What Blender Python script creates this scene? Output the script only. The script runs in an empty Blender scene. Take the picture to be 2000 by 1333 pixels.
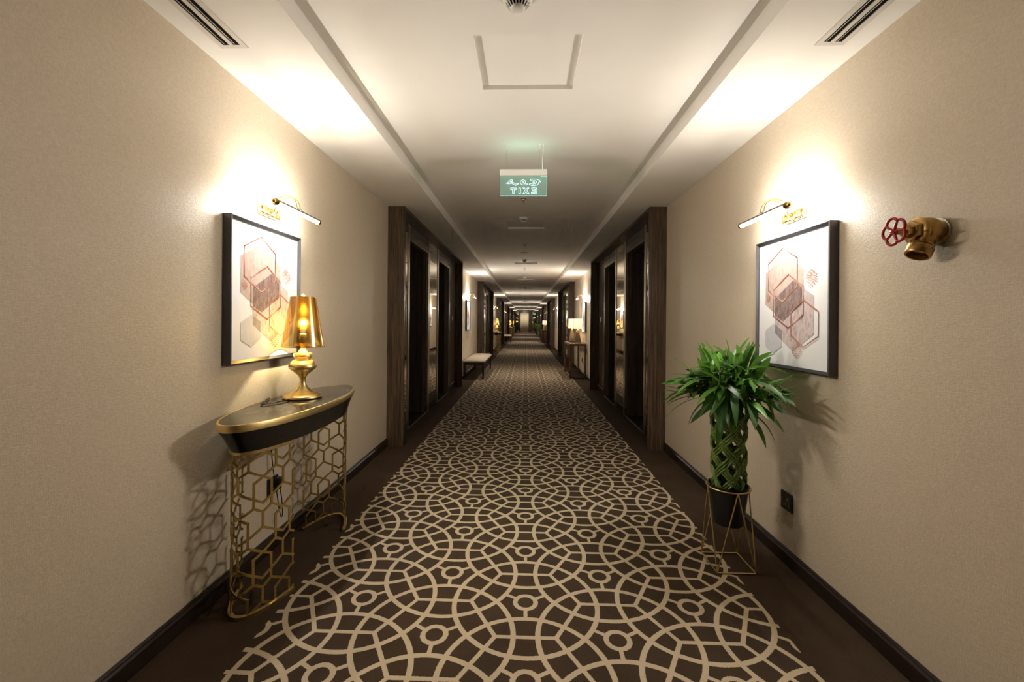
import bpy, bmesh, math, random
from math import pi, sin, cos, radians, sqrt
from mathutils import Vector, Matrix
random.seed(7)
scene = bpy.context.scene
col = scene.collection

# ------------------------------------------------------------------ camera, world, exposure
F_PX = 838.0
cam_d = bpy.data.cameras.new('camera'); cam = bpy.data.objects.new('camera', cam_d); col.objects.link(cam)
cam_d.sensor_width = 36.0; cam_d.lens = F_PX / 2000 * 36; cam_d.shift_y = -37.62 / 2000
cam_d.clip_start = 0.02; cam_d.clip_end = 200
yaw, roll = 0.0315, 0.0085
Fv = Vector((-sin(yaw), cos(yaw), 0)); Rv = Vector((cos(yaw), sin(yaw), 0)); Uv = Vector((0, 0, 1))
R3 = Rv * cos(roll) + Uv * sin(roll); U3 = Uv * cos(roll) - Rv * sin(roll)
cm = Matrix((R3, U3, -Fv)).transposed().to_4x4(); cm.translation = (0, 0, 1.25)
cam.matrix_world = cm
scene.camera = cam
w = bpy.data.worlds.new('world'); scene.world = w; w.use_nodes = True
w.node_tree.nodes['Background'].inputs[0].default_value = (0.9, 0.8, 0.65, 1)
w.node_tree.nodes['Background'].inputs[1].default_value = 0.0
vs = scene.view_settings
vs.view_transform = 'Standard'; vs.look = 'None'; vs.gamma = 1.0; vs.use_curve_mapping = False
vs.exposure = 1.68
scene.cycles.use_denoising = True
scene.cycles.use_adaptive_sampling = True; scene.cycles.adaptive_threshold = .03; scene.cycles.adaptive_min_samples = 12
scene.cycles.max_bounces = 8; scene.cycles.diffuse_bounces = 6; scene.cycles.glossy_bounces = 4
scene.cycles.transparent_max_bounces = 12
scene.cycles.sample_clamp_indirect = 8.0
scene.cycles.caustics_reflective = False; scene.cycles.caustics_refractive = False
TUBE_W = 11.0         # radiant power of one picture light
TUBE_COL = (1.0, 0.945, 0.86)
BULB_W, SQ_W = 4.6, 3.0

# ------------------------------------------------------------------ corridor measures
WX = 1.376           # half width, wall to wall
ZS, ZT = 2.39, 2.476 # soffit and tray heights
FXL, FXR = -0.897, 0.917
YB, YE = -4.0, 49.3  # back and far end
PL = [(4.23, 8.20), (12.20, 16.17), (20.30, 24.27), (28.35, 32.32), (36.40, 40.37), (44.45, 48.42)]
PR = [(4.247, 8.05), (12.15, 16.05), (20.25, 24.2), (28.35, 32.32), (36.40, 40.37), (44.45, 48.42)]

# ------------------------------------------------------------------ material helpers
def mat(name, base=(.5, .5, .5), rough=.5, metal=0.0, spec=.5, build=None):
    m = bpy.data.materials.new(name); m.use_nodes = True
    nt = m.node_tree; b = nt.nodes['Principled BSDF']
    b.inputs['Base Color'].default_value = (*base, 1); b.inputs['Roughness'].default_value = rough
    b.inputs['Metallic'].default_value = metal; b.inputs['Specular IOR Level'].default_value = spec
    if build: build(nt, b)
    return m
def nd(nt, typ, **kw):
    n = nt.nodes.new(typ)
    for k, v in kw.items(): setattr(n, k, v)
    return n
def setv(nt, sock, v):
    if isinstance(v, (int, float)): sock.default_value = v
    elif isinstance(v, tuple): sock.default_value = v
    else: nt.links.new(v, sock)
def M(nt, op, a, b=0.0, c=None, clamp=False):
    n = nt.nodes.new('ShaderNodeMath'); n.operation = op; n.use_clamp = clamp
    setv(nt, n.inputs[0], a); setv(nt, n.inputs[1], b)
    if c is not None: setv(nt, n.inputs[2], c)
    return n.outputs[0]
def coords(nt, scale=(1, 1, 1), kind='Object'):
    tc = nd(nt, 'ShaderNodeTexCoord'); mp = nd(nt, 'ShaderNodeMapping')
    nt.links.new(tc.outputs[kind], mp.inputs[0]); mp.inputs['Scale'].default_value = scale
    return mp.outputs[0]
def noise(nt, vec, scale=5, detail=3, rough=.5):
    n = nd(nt, 'ShaderNodeTexNoise'); nt.links.new(vec, n.inputs['Vector'])
    n.inputs['Scale'].default_value = scale; n.inputs['Detail'].default_value = detail; n.inputs['Roughness'].default_value = rough
    return n.outputs[0]
def ramp(nt, fac, stops):
    r = nd(nt, 'ShaderNodeValToRGB'); nt.links.new(fac, r.inputs[0]); e = r.color_ramp.elements
    while len(e) < len(stops): e.new(.5)
    for el, (p, c) in zip(e, stops): el.position = p; el.color = (*c, 1)
    return r.outputs[0]
def bump(nt, b, h, strength=.2, dist=.002):
    n = nd(nt, 'ShaderNodeBump'); nt.links.new(h, n.inputs['Height'])
    n.inputs['Strength'].default_value = strength; n.inputs['Distance'].default_value = dist
    nt.links.new(n.outputs[0], b.inputs['Normal'])
def mixc(nt, fac, a, b):
    n = nd(nt, 'ShaderNodeMix', data_type='RGBA'); setv(nt, n.inputs[0], fac)
    for s, v in ((n.inputs[6], a), (n.inputs[7], b)):
        if isinstance(v, tuple): s.default_value = (*v, 1)
        else: nt.links.new(v, s)
    return n.outputs[2]

def b_wall(nt, b):
    v1 = coords(nt, (70, 70, 420)); v2 = coords(nt, (330, 330, 60)); v3 = coords(nt, (1.3, 1.3, 1.3))
    h1 = noise(nt, v1, 1, 2, .6); h2 = noise(nt, v2, 1, 2, .6)
    h = M(nt, 'ADD', M(nt, 'MULTIPLY', h1, .6), M(nt, 'MULTIPLY', h2, .4))
    c = ramp(nt, h, [(.32, (.565, .474, .352)), (.68, (.720, .620, .480))])
    nt.links.new(c, b.inputs['Base Color']); bump(nt, b, h, .5, .003)
M_wall = mat('woven_wallpaper', rough=.40, spec=.5, build=b_wall)
def b_ceil(nt, b):
    n = noise(nt, coords(nt, (3, 3, 3)), 1, 3)
    nt.links.new(ramp(nt, n, [(.3, (.84, .81, .76)), (.7, (.87, .84, .79))]), b.inputs['Base Color'])
M_ceil = mat('ceiling_paint', rough=.85, spec=.2, build=b_ceil)
def wood_build(axis, dark, light, cs=55.0, ls=1.6, bs=.08):
    def f(nt, b):
        s = [cs, cs, cs]; s[axis] = ls
        n1 = noise(nt, coords(nt, tuple(s)), 1, 4, .6)
        s2 = [v * 5 for v in s]; n2 = noise(nt, coords(nt, tuple(s2)), 1, 2, .5)
        h = M(nt, 'ADD', M(nt, 'MULTIPLY', n1, .65), M(nt, 'MULTIPLY', n2, .35))
        nt.links.new(ramp(nt, h, [(.36, dark), (.52, tuple((a + c) / 2 for a, c in zip(dark, light))), (.66, light)]), b.inputs['Base Color'])
        bump(nt, b, h, bs, .001)
    return f
M_wood = mat('dark_veneer', rough=.26, spec=.6, build=wood_build(2, (.026, .016, .009), (.180, .115, .070)))
M_woodY = mat('dark_veneer_along', rough=.38, spec=.45, build=wood_build(1, (.034, .022, .013), (.16, .108, .068)))
M_door = mat('door_veneer', rough=.42, spec=.4, build=wood_build(2, (.016, .011, .008), (.085, .058, .038)))
M_base = mat('skirting_wood', rough=.35, spec=.45, build=wood_build(1, (.008, .005, .004), (.045, .028, .020), 90, 2.0))
M_walnut = mat('walnut', rough=.3, spec=.5, build=wood_build(1, (.085, .038, .018), (.26, .13, .065), 40, 2.0))
M_bench = mat('bench_wood', rough=.4, build=wood_build(2, (.012, .010, .008), (.035, .030, .024)))
M_taupe = mat('taupe_trim', (.20, .165, .115), .32, .55)
M_stile = mat('champagne_metal', (.52, .46, .37), .28, .9)
M_mirror = mat('bronze_mirror', (.80, .73, .61), .015, 1.0)
M_steel = mat('brushed_steel', (.62, .57, .50), .3, 1.0)
M_threshold = mat('threshold_metal', (.50, .45, .38), .4, .8)
M_white = mat('white_plastic', (.78, .76, .72), .45)
M_offwhite = mat('aluminium_grille', (.66, .62, .57), .5)
M_black = mat('black_satin', (.008, .008, .008), .35)
M_blackgloss = mat('black_gloss', (.006, .0055, .005), .22)
M_dark = mat('dark_void', (.006, .005, .004), .9, spec=.1)
def b_brush(c1, c2):
    def f(nt, b):
        n = noise(nt, coords(nt, (30, 30, 300)), 1, 3)
        nt.links.new(ramp(nt, n, [(.3, c1), (.7, c2)]), b.inputs['Base Color'])
    return f
M_brass = mat('polished_brass', (.78, .52, .20), .22, 1.0)
M_gold = mat('satin_gold', (.72, .55, .26), .36, 1.0, build=b_brush((.64, .49, .22), (.78, .61, .30)))
M_screen = mat('gold_screen', (.50, .36, .13), .38, .9, build=b_brush((.44, .31, .11), (.55, .40, .15)))
M_castbrass = mat('cast_brass', (.46, .29, .10), .36, 1.0, build=lambda nt, b: nt.links.new(ramp(nt, noise(nt, coords(nt, (40, 40, 40)), 1, 4), [(.3, (.36, .225, .075)), (.7, (.56, .36, .14))]), b.inputs['Base Color']))
M_red = mat('red_enamel', (.42, .008, .022), .3, 0, .6)
M_frame = mat('picture_frame_charcoal', (.095, .095, .105), .36, .75)
M_paper = mat('print_paper', (.80, .79, .80), .6, 0, .3)
def grunge(c1, c2, sc=60, lo=.35, hi=.65):
    def f(nt, b):
        n = noise(nt, coords(nt, (sc, sc, sc * .45)), 1, 6, .75)
        nt.links.new(ramp(nt, n, [(lo, c1), (hi, c2)]), b.inputs['Base Color'])
    return f
def pm(name, c1, c2, lo=.35, hi=.65): return mat(name, rough=.6, spec=.3, build=grunge(c1, c2, 60, lo, hi))
M_pD = pm('print_beige', (.42, .315, .27), (.57, .455, .40))
M_pE = pm('print_peach', (.72, .60, .53), (.78, .69, .64))
M_pF = pm('print_umber', (.13, .085, .075), (.34, .25, .23))
M_pG = pm('print_mauve', (.27, .18, .175), (.60, .50, .49), .30, .55)
M_pG2 = pm('print_mauve_pale', (.50, .41, .405), (.60, .51, .50))
M_pH = pm('print_grey', (.52, .51, .54), (.60, .59, .62))
M_pHG = pm('print_grey_dark', (.22, .19, .20), (.34, .30, .31))
def b_copper(nt, b):
    n = noise(nt, coords(nt, (9, 9, 9)), 1, 2)
    nt.links.new(ramp(nt, n, [(.35, (.22, .06, .045)), (.55, (.50, .19, .14)), (.68, (.72, .42, .34))]), b.inputs['Base Color'])
M_copper = mat('print_copper', rough=.4, spec=.4, build=b_copper)
def b_marble(nt, b):
    v = coords(nt, (1, 1, 1)); n = noise(nt, v, 2.6, 4, .6)
    vein = M(nt, 'ABSOLUTE', M(nt, 'SUBTRACT', n, .5))
    nt.links.new(ramp(nt, vein, [(0, (.20, .18, .15)), (.003, (.022, .019, .016)), (.2, (.015, .013, .011))]), b.inputs['Base Color'])
M_marble = mat('black_marble', rough=.09, spec=.6, build=b_marble)
def b_leaf(nt, b):
    oi = nd(nt, 'ShaderNodeObjectInfo')
    n = noise(nt, coords(nt, (120, 14, 14)), 1, 2)
    h = M(nt, 'ADD', M(nt, 'MULTIPLY', oi.outputs['Random'], .7), M(nt, 'MULTIPLY', n, .3))
    nt.links.new(ramp(nt, h, [(.1, (.014, .050, .010)), (.55, (.038, .120, .018)), (.95, (.14, .31, .035))]), b.inputs['Base Color'])
    tr = nd(nt, 'ShaderNodeBsdfTranslucent'); tr.inputs[0].default_value = (.16, .36, .05, 1)
    mx = nd(nt, 'ShaderNodeMixShader'); mx.inputs[0].default_value = .22
    out = nt.nodes['Material Output']; nt.links.new(b.outputs[0], mx.inputs[1]); nt.links.new(tr.outputs[0], mx.inputs[2]); nt.links.new(mx.outputs[0], out.inputs[0])
M_leaf = mat('leaf_green', rough=.42, spec=.4, build=b_leaf)
def b_stalk(nt, b):
    n = noise(nt, coords(nt, (40, 40, 12)), 1, 3)
    nt.links.new(ramp(nt, n, [(.3, (.065, .14, .020)), (.7, (.17, .27, .045))]), b.inputs['Base Color'])
M_stalk = mat('bamboo_green', rough=.35, build=b_stalk)
M_node = mat('bamboo_node', (.38, .38, .16), .5)
M_soil = mat('potting_soil', (.02, .014, .009), .95)
def b_fabric(c1, c2):
    def f(nt, b):
        n = noise(nt, coords(nt, (250, 250, 250)), 1, 2)
        nt.links.new(ramp(nt, n, [(.3, c1), (.7, c2)]), b.inputs['Base Color']); bump(nt, b, n, .2, .002)
    return f
M_cush = mat('cream_upholstery', rough=.8, spec=.2, build=b_fabric((.46, .38, .285), (.57, .48, .375)))
M_chair = mat('black_upholstery', rough=.6, build=b_fabric((.006, .006, .006), (.015, .014, .013)))
M_curtain = mat('curtain_linen', rough=.85, spec=.1, build=b_fabric((.56, .47, .31), (.66, .56, .39)))
M_wicker = mat('woven_basket', rough=.7, build=b_fabric((.09, .055, .025), (.22, .14, .07)))
M_ceram = mat('ceramic_lamp_base', rough=.25, build=lambda nt, b: nt.links.new(ramp(nt, noise(nt, coords(nt, (20, 20, 20)), 1, 3), [(.3, (.10, .065, .035)), (.7, (.17, .115, .06))]), b.inputs['Base Color']))

def emis(name, colr, strength):
    m = bpy.data.materials.new(name); m.use_nodes = True; nt = m.node_tree
    nt.nodes.remove(nt.nodes['Principled BSDF'])
    e = nd(nt, 'ShaderNodeEmission'); e.inputs[0].default_value = (*colr, 1); e.inputs[1].default_value = strength
    nt.links.new(e.outputs[0], nt.nodes['Material Output'].inputs[0]); return m
M_tube = emis('lit_tube', (1.0, .96, .90), 3.0); M_tube.cycles.emission_sampling = 'NONE'
def b_bulb(nt, b):
    out = nt.nodes['Material Output']
    tp = nd(nt, 'ShaderNodeBsdfTransparent'); tp.inputs[0].default_value = (.97, .93, .84, 1)
    em = nd(nt, 'ShaderNodeEmission'); em.inputs[0].default_value = (1.0, .80, .42, 1); em.inputs[1].default_value = .5
    ad = nd(nt, 'ShaderNodeAddShader'); nt.links.new(tp.outputs[0], ad.inputs[0]); nt.links.new(em.outputs[0], ad.inputs[1]); nt.links.new(ad.outputs[0], out.inputs[0])
M_bulb = mat('lit_bulb_glass', build=b_bulb); M_bulb.cycles.emission_sampling = 'NONE'
M_glow = emis('sign_lettering', (.66, 1.0, .98), .50)
M_edge = emis('sign_lit_edge', (.42, 1.0, .88), .28)
for mm in (M_glow, M_edge): mm.cycles.emission_sampling = 'NONE'
M_glowfar = emis('far_sign_green', (.25, 1.0, .85), .12); M_glowfar.cycles.emission_sampling = 'NONE'
def b_shade(nt, b):
    out = nt.nodes['Material Output']
    tp = nd(nt, 'ShaderNodeBsdfTransparent'); tp.inputs[0].default_value = (.74, .56, .20, 1)
    mx = nd(nt, 'ShaderNodeMixShader'); mx.inputs[0].default_value = .25
    nt.links.new(b.outputs[0], mx.inputs[1]); nt.links.new(tp.outputs[0], mx.inputs[2]); nt.links.new(mx.outputs[0], out.inputs[0])
M_goldshade = mat('gold_film_shade', (.74, .57, .25), .14, 1.0, build=b_shade)
def b_cream(nt, b):
    b.inputs['Emission Color'].default_value = (1.0, .80, .50, 1); b.inputs['Emission Strength'].default_value = .20
M_creamshade = mat('cream_lamp_shade', (.75, .66, .50), .8, build=b_cream)
M_creamshade.cycles.emission_sampling = 'NONE'
def b_acryl(nt, b):
    out = nt.nodes['Material Output']
    tp = nd(nt, 'ShaderNodeBsdfTransparent'); tp.inputs[0].default_value = (.74, .90, .83, 1)
    gl = nd(nt, 'ShaderNodeBsdfGlossy'); gl.inputs[0].default_value = (.8, 1, .95, 1); gl.inputs['Roughness'].default_value = .03
    mx = nd(nt, 'ShaderNodeMixShader'); mx.inputs[0].default_value = .06
    nt.links.new(tp.outputs[0], mx.inputs[1]); nt.links.new(gl.outputs[0], mx.inputs[2])
    em = nd(nt, 'ShaderNodeEmission'); em.inputs[0].default_value = (.66, 1.0, .84, 1); em.inputs[1].default_value = .028   # light led into the sheet
    ad = nd(nt, 'ShaderNodeAddShader'); nt.links.new(mx.outputs[0], ad.inputs[0]); nt.links.new(em.outputs[0], ad.inputs[1]); nt.links.new(ad.outputs[0], out.inputs[0])
M_acryl = mat('edge_lit_acrylic', build=b_acryl); M_acryl.cycles.emission_sampling = 'NONE'
def b_glass(nt, b):
    out = nt.nodes['Material Output']
    tp = nd(nt, 'ShaderNodeBsdfTransparent'); tp.inputs[0].default_value = (.93, .93, .90, 1)
    gl = nd(nt, 'ShaderNodeBsdfGlossy'); gl.inputs['Roughness'].default_value = .01
    mx = nd(nt, 'ShaderNodeMixShader'); mx.inputs[0].default_value = .10
    nt.links.new(tp.outputs[0], mx.inputs[1]); nt.links.new(gl.outputs[0], mx.inputs[2]); nt.links.new(mx.outputs[0], out.inputs[0])
M_glass = mat('clear_glass', build=b_glass)

# carpet: hexagon trellis with overlapping circles, rings in the cells, woven into the pile
C_COL, C_P, C_Y0, C_X0, C_L, C_R = .3631, .4244, 1.912, .0103, -1.0553, 1.0585
def b_carpet(nt, b):
    tc = nd(nt, 'ShaderNodeTexCoord'); sp = nd(nt, 'ShaderNodeSeparateXYZ')
    wob = nd(nt, 'ShaderNodeTexNoise'); wob.inputs['Scale'].default_value = 220; wob.inputs['Detail'].default_value = 1
    nt.links.new(tc.outputs['Object'], wob.inputs['Vector']); nt.links.new(tc.outputs['Object'], sp.inputs[0])
    X, Y = sp.outputs[0], sp.outputs[1]
    x = M(nt, 'DIVIDE', M(nt, 'SUBTRACT', X, C_X0), C_COL / .8660254)   # unit: ring period along the corridor
    y = M(nt, 'DIVIDE', M(nt, 'SUBTRACT', Y, C_Y0), C_P)
    R3_ = 1.7320508
    def cell(xo, yo):
        a = M(nt, 'SUBTRACT', x, xo); c = M(nt, 'SUBTRACT', y, yo)
        a = M(nt, 'SUBTRACT', a, M(nt, 'MULTIPLY', M(nt, 'ROUND', M(nt, 'DIVIDE', a, R3_)), R3_))
        c = M(nt, 'SUBTRACT', c, M(nt, 'ROUND', c))
        d = M(nt, 'ADD', M(nt, 'MULTIPLY', a, a), M(nt, 'MULTIPLY', c, c))
        return a, c, d
    a1, c1, d1 = cell(0, 0); a2, c2, d2 = cell(R3_ / 2, .5)
    k = M(nt, 'LESS_THAN', d2, d1)
    def pick(p, q): return M(nt, 'ADD', p, M(nt, 'MULTIPLY', k, M(nt, 'SUBTRACT', q, p)))
    px, py, dd = pick(a1, a2), pick(c1, c2), pick(d1, d2)
    r = M(nt, 'SQRT', dd)
    ax, ay = M(nt, 'ABSOLUTE', px), M(nt, 'ABSOLUTE', py)
    def circ(cx, cy):
        u = M(nt, 'SUBTRACT', ax, cx); v = M(nt, 'SUBTRACT', ay, cy)
        d = M(nt, 'SQRT', M(nt, 'ADD', M(nt, 'MULTIPLY', u, u), M(nt, 'MULTIPLY', v, v)))
        return M(nt, 'ABSOLUTE', M(nt, 'SUBTRACT', d, .75))
    dc = M(nt, 'MINIMUM', M(nt, 'MINIMUM', circ(0, 1), circ(.8660254, .5)), circ(.8660254, -.5))
    hexd = M(nt, 'SUBTRACT', .5, M(nt, 'MAXIMUM', ay, M(nt, 'ADD', M(nt, 'MULTIPLY', ax, .8660254), M(nt, 'MULTIPLY', ay, .5))))
    ring = M(nt, 'ABSOLUTE', M(nt, 'SUBTRACT', r, .108))
    def seg(al, pe):      # spoke between ring and circle
        out = M(nt, 'MAXIMUM', M(nt, 'SUBTRACT', .11, al), M(nt, 'SUBTRACT', al, .25))
        return M(nt, 'MAXIMUM', pe, M(nt, 'ADD', out, .02))
    s1 = seg(M(nt, 'MULTIPLY', py, -1.0), ax)
    s2 = seg(M(nt, 'ADD', M(nt, 'MULTIPLY', ax, .8660254), M(nt, 'MULTIPLY', py, .5)),
             M(nt, 'ABSOLUTE', M(nt, 'SUBTRACT', M(nt, 'MULTIPLY', py, .8660254), M(nt, 'MULTIPLY', ax, .5))))
    wd = M(nt, 'MULTIPLY', M(nt, 'SUBTRACT', wob.outputs[0], .5), .012)
    d = M(nt, 'MINIMUM', M(nt, 'SUBTRACT', dc, .0255), M(nt, 'SUBTRACT', hexd, .0215))
    d = M(nt, 'MINIMUM', d, M(nt, 'SUBTRACT', ring, .025))
    d = M(nt, 'MINIMUM', d, M(nt, 'SUBTRACT', M(nt, 'MINIMUM', s1, s2), .020))
    d = M(nt, 'ADD', d, wd)
    line = M(nt, 'LESS_THAN', d, 0.0)
    inside = M(nt, 'MULTIPLY', M(nt, 'GREATER_THAN', X, C_L), M(nt, 'LESS_THAN', X, C_R))
    line = M(nt, 'MULTIPLY', line, inside)
    pile = nd(nt, 'ShaderNodeTexNoise'); pile.inputs['Scale'].default_value = 420; pile.inputs['Detail'].default_value = 2
    nt.links.new(tc.outputs['Object'], pile.inputs['Vector'])
    big = nd(nt, 'ShaderNodeTexNoise'); big.inputs['Scale'].default_value = 5; nt.links.new(tc.outputs['Object'], big.inputs['Vector'])
    pv = M(nt, 'ADD', M(nt, 'MULTIPLY', pile.outputs[0], .8), M(nt, 'MULTIPLY', big.outputs[0], .2))
    brown = ramp(nt, pv, [(.32, (.036, .023, .014)), (.68, (.092, .060, .038))])
    beige = ramp(nt, pv, [(.32, (.46, .365, .245)), (.68, (.62, .505, .36))])
    nt.links.new(mixc(nt, line, brown, beige), b.inputs['Base Color'])
    bump(nt, b, M(nt, 'ADD', pile.outputs[0], M(nt, 'MULTIPLY', line, .15)), .5, .004)
    b.inputs['Sheen Weight'].default_value = .0
M_carpet = mat('trellis_carpet', rough=.95, spec=.08, build=b_carpet)
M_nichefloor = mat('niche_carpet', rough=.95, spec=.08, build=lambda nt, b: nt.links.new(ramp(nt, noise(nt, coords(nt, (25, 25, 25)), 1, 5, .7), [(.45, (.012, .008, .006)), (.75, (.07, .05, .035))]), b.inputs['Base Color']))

# ------------------------------------------------------------------ geometry helpers
class MB:
    def __init__(s): s.bm = bmesh.new(); s.mi = 0
    def _tag(s, faces):
        for f in faces: f.material_index = s.mi
    def box(s, x0, x1, y0, y1, z0, z1, bev=0.0, seg=1):
        x0, x1 = min(x0, x1), max(x0, x1); y0, y1 = min(y0, y1), max(y0, y1); z0, z1 = min(z0, z1), max(z0, z1)
        r = bmesh.ops.create_cube(s.bm, size=1.0)
        vs_ = r['verts']
        for v in vs_: v.co = Vector(((x0 + x1) / 2 + v.co.x * (x1 - x0), (y0 + y1) / 2 + v.co.y * (y1 - y0), (z0 + z1) / 2 + v.co.z * (z1 - z0)))
        fs = list({f for v in vs_ for f in v.link_faces}); s._tag(fs)
        if bev:
            es = list({e for v in vs_ for e in v.link_edges})
            bmesh.ops.bevel(s.bm, geom=es, offset=bev, segments=seg, affect='EDGES', profile=.5)
        return s
    def poly(s, pts):
        f = s.bm.faces.new([s.bm.verts.new(p) for p in pts]); f.material_index = s.mi; return s
    def grid(s, rows, closed_u=False, closed_v=False):
        V = [[s.bm.verts.new(p) for p in r] for r in rows]; nu, nv = len(V), len(V[0])
        for i in range(nu if closed_u else nu - 1):
            for j in range(nv if closed_v else nv - 1):
                a, b_, c, d = V[i][j], V[(i + 1) % nu][j], V[(i + 1) % nu][(j + 1) % nv], V[i][(j + 1) % nv]
                q = []
                for v in (a, b_, c, d):
                    if v not in q: q.append(v)
                if len(q) >= 3:
                    try: s.bm.faces.new(q).material_index = s.mi
                    except ValueError: pass
        return V
    def cap(s, ring):
        try: s.bm.faces.new(ring).material_index = s.mi
        except ValueError: pass
    def lathe(s, prof, n=32, c=(0, 0, 0), caps=True, sx=1.0, sy=1.0):
        rows = [[(c[0] + r * cos(2 * pi * k / n) * sx, c[1] + r * sin(2 * pi * k / n) * sy, c[2] + z) for k in range(n)] for r, z in prof]
        V = s.grid(rows, closed_v=True)
        if caps:
            if prof[0][0] > 1e-5: s.cap(list(reversed(V[0])))
            if prof[-1][0] > 1e-5: s.cap(V[-1])
        return s
    def tube(s, pts, r, n=8, closed=False, caps=True):
        P = [Vector(p) for p in pts]; m = len(P)
        rr = r if isinstance(r, (list, tuple)) else [r] * m
        up = Vector((0, 0, 1)); rows = []; prev = None
        for i in range(m):
            if closed: t = P[(i + 1) % m] - P[i - 1]
            else: t = P[min(i + 1, m - 1)] - P[max(i - 1, 0)]
            t.normalize()
            if prev is None:
                a = t.cross(up)
                if a.length < 1e-3: a = t.cross(Vector((1, 0, 0)))
            else:
                a = prev - t * prev.dot(t)
                if a.length < 1e-6: a = t.cross(up)
            a.normalize(); prev = a; b_ = t.cross(a)
            rows.append([P[i] + (a * cos(2 * pi * k / n) + b_ * sin(2 * pi * k / n)) * rr[i] for k in range(n)])
        V = s.grid(rows, closed_u=closed, closed_v=True)
        if caps and not closed: s.cap(list(reversed(V[0]))); s.cap(V[-1])
        return s
    def bar(s, a, b_, w, h, up=(0, 0, 1)):
        a, b_, up = Vector(a), Vector(b_), Vector(up); t = (b_ - a).normalized(); x = t.cross(up)
        if x.length < 1e-4: x = t.cross(Vector((1, 0, 0)))
        x.normalize(); y = x.cross(t)
        rows = [[p + x * sx * w / 2 + y * sy * h / 2 for sx, sy in ((-1, -1), (1, -1), (1, 1), (-1, 1))] for p in (a, b_)]
        V = s.grid(rows, closed_v=True); s.cap(list(reversed(V[0]))); s.cap(V[1]); return s
    def xform(s, mtx): bmesh.ops.transform(s.bm, matrix=mtx, verts=s.bm.verts); return s
    def mesh(s, name, mats, smooth=None):
        bmesh.ops.recalc_face_normals(s.bm, faces=s.bm.faces)
        me = bpy.data.meshes.new(name); s.bm.to_mesh(me); s.bm.free()
        for m in (mats if isinstance(mats, (list, tuple)) else [mats]): me.materials.append(m)
        if smooth is not None:
            me.shade_smooth(); me.set_sharp_from_angle(angle=radians(smooth))
        return me
    def build(s, name, mats, parent=None, smooth=None, loc=None, rz=0.0):
        return link(name, s.mesh(name, mats, smooth), parent, loc, rz)
def link(name, me, parent=None, loc=None, rz=0.0):
    o = bpy.data.objects.new(name, me); col.objects.link(o)
    if parent: o.parent = parent
    if loc: o.location = loc
    if rz: o.rotation_euler = (0, 0, rz)
    return o
def thing(name, label, cat, loc=(0, 0, 0), rz=0.0, group=None):
    o = bpy.data.objects.new(name, None); col.objects.link(o); o.empty_display_size = .1
    o.location = loc; o.rotation_euler = (0, 0, rz); o['label'] = label; o['category'] = cat
    if group: o['group'] = group
    return o
def tag(o, label, cat, group=None):
    o['label'] = label; o['category'] = cat
    if group: o['group'] = group
    return o
def struct(o, label=None):
    o['kind'] = 'structure'
    if label: o['label'] = label
    return o
def copy_thing(root, loc, rz, label, group=None):
    r = root.copy(); col.objects.link(r); r.location = loc; r.rotation_euler = (0, 0, rz); r['label'] = label
    if group: r['group'] = group
    for ch in list(root.children):
        c = ch.copy(); col.objects.link(c); c.parent = r
        for g in list(ch.children):
            d = g.copy(); col.objects.link(d); d.parent = c
    return r
def area_lamp(name, par, loc, direction, energy, sx, sy, colr, spread=pi):
    ld = bpy.data.lights.new(name, 'AREA'); ld.shape = 'RECTANGLE'; ld.size = sx; ld.size_y = sy; ld.energy = energy; ld.color = colr; ld.spread = spread
    lo = bpy.data.objects.new(name, ld); col.objects.link(lo); lo.parent = par; lo.location = loc
    z = -Vector(direction).normalized(); x = Vector((0, 1, 0)); x = (x - z * x.dot(z)).normalized() if abs(z.y) < .99 else Vector((1, 0, 0)); y = z.cross(x)
    lo.rotation_euler = Matrix((x, y, z)).transposed().to_euler(); return lo
def point_lamp(name, par, loc, energy, colr, r):
    ld = bpy.data.lights.new(name, 'POINT'); ld.energy = energy; ld.color = colr; ld.shadow_soft_size = r
    lo = bpy.data.objects.new(name, ld); col.objects.link(lo); lo.parent = par; lo.location = loc; return lo
ORD = ['first', 'second', 'third', 'fourth', 'fifth', 'sixth', 'seventh', 'eighth', 'ninth', 'tenth', 'eleventh', 'twelfth', 'thirteenth', 'fourteenth', 'fifteenth', 'sixteenth', 'seventeenth', 'eighteenth']

# ------------------------------------------------------------------ the setting
o = MB().box(-2.2, 2.2, YB, YE + .4, -.1, 0).build('floor', M_carpet); struct(o, 'brown carpet with beige trellis pattern of circles and hexagons')

def wall_segments(P, s):
    m = MB(); y = YB; segs = []
    for a, b_ in P + [(YE, YE)]:
        segs.append((y, a)); m.box(s * WX, s * (WX + .14), y, a, 0, ZS); y = b_
    return m, segs
mL, segL = wall_segments(PL, -1); struct(mL.build('wall_left', M_wall), 'beige woven wallpaper wall with console table')
mR, segR = wall_segments(PR, 1); struct(mR.build('wall_right', M_wall), 'beige woven wallpaper wall with potted bamboo')
struct(MB().box(-2, 2, YB - .1, YB, 0, 2.7).build('wall_back', M_wall))
for s, segs, nm in ((-1, segL, 'baseboard_left'), (1, segR, 'baseboard_right')):
    m = MB()
    for a, b_ in segs:
        prof = [(0, 0), (.018, 0), (.018, .062), (.012, .070), (.012, .074), (.006, .080), (0, .080)]
        rows = [[(s * (WX - d), yy, z) for d, z in prof] for yy in (a, b_)]
        V = m.grid(rows, closed_v=True); m.cap(V[0]); m.cap(V[1])
    struct(m.build(nm, M_base), 'dark stained wooden skirting board')

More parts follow.
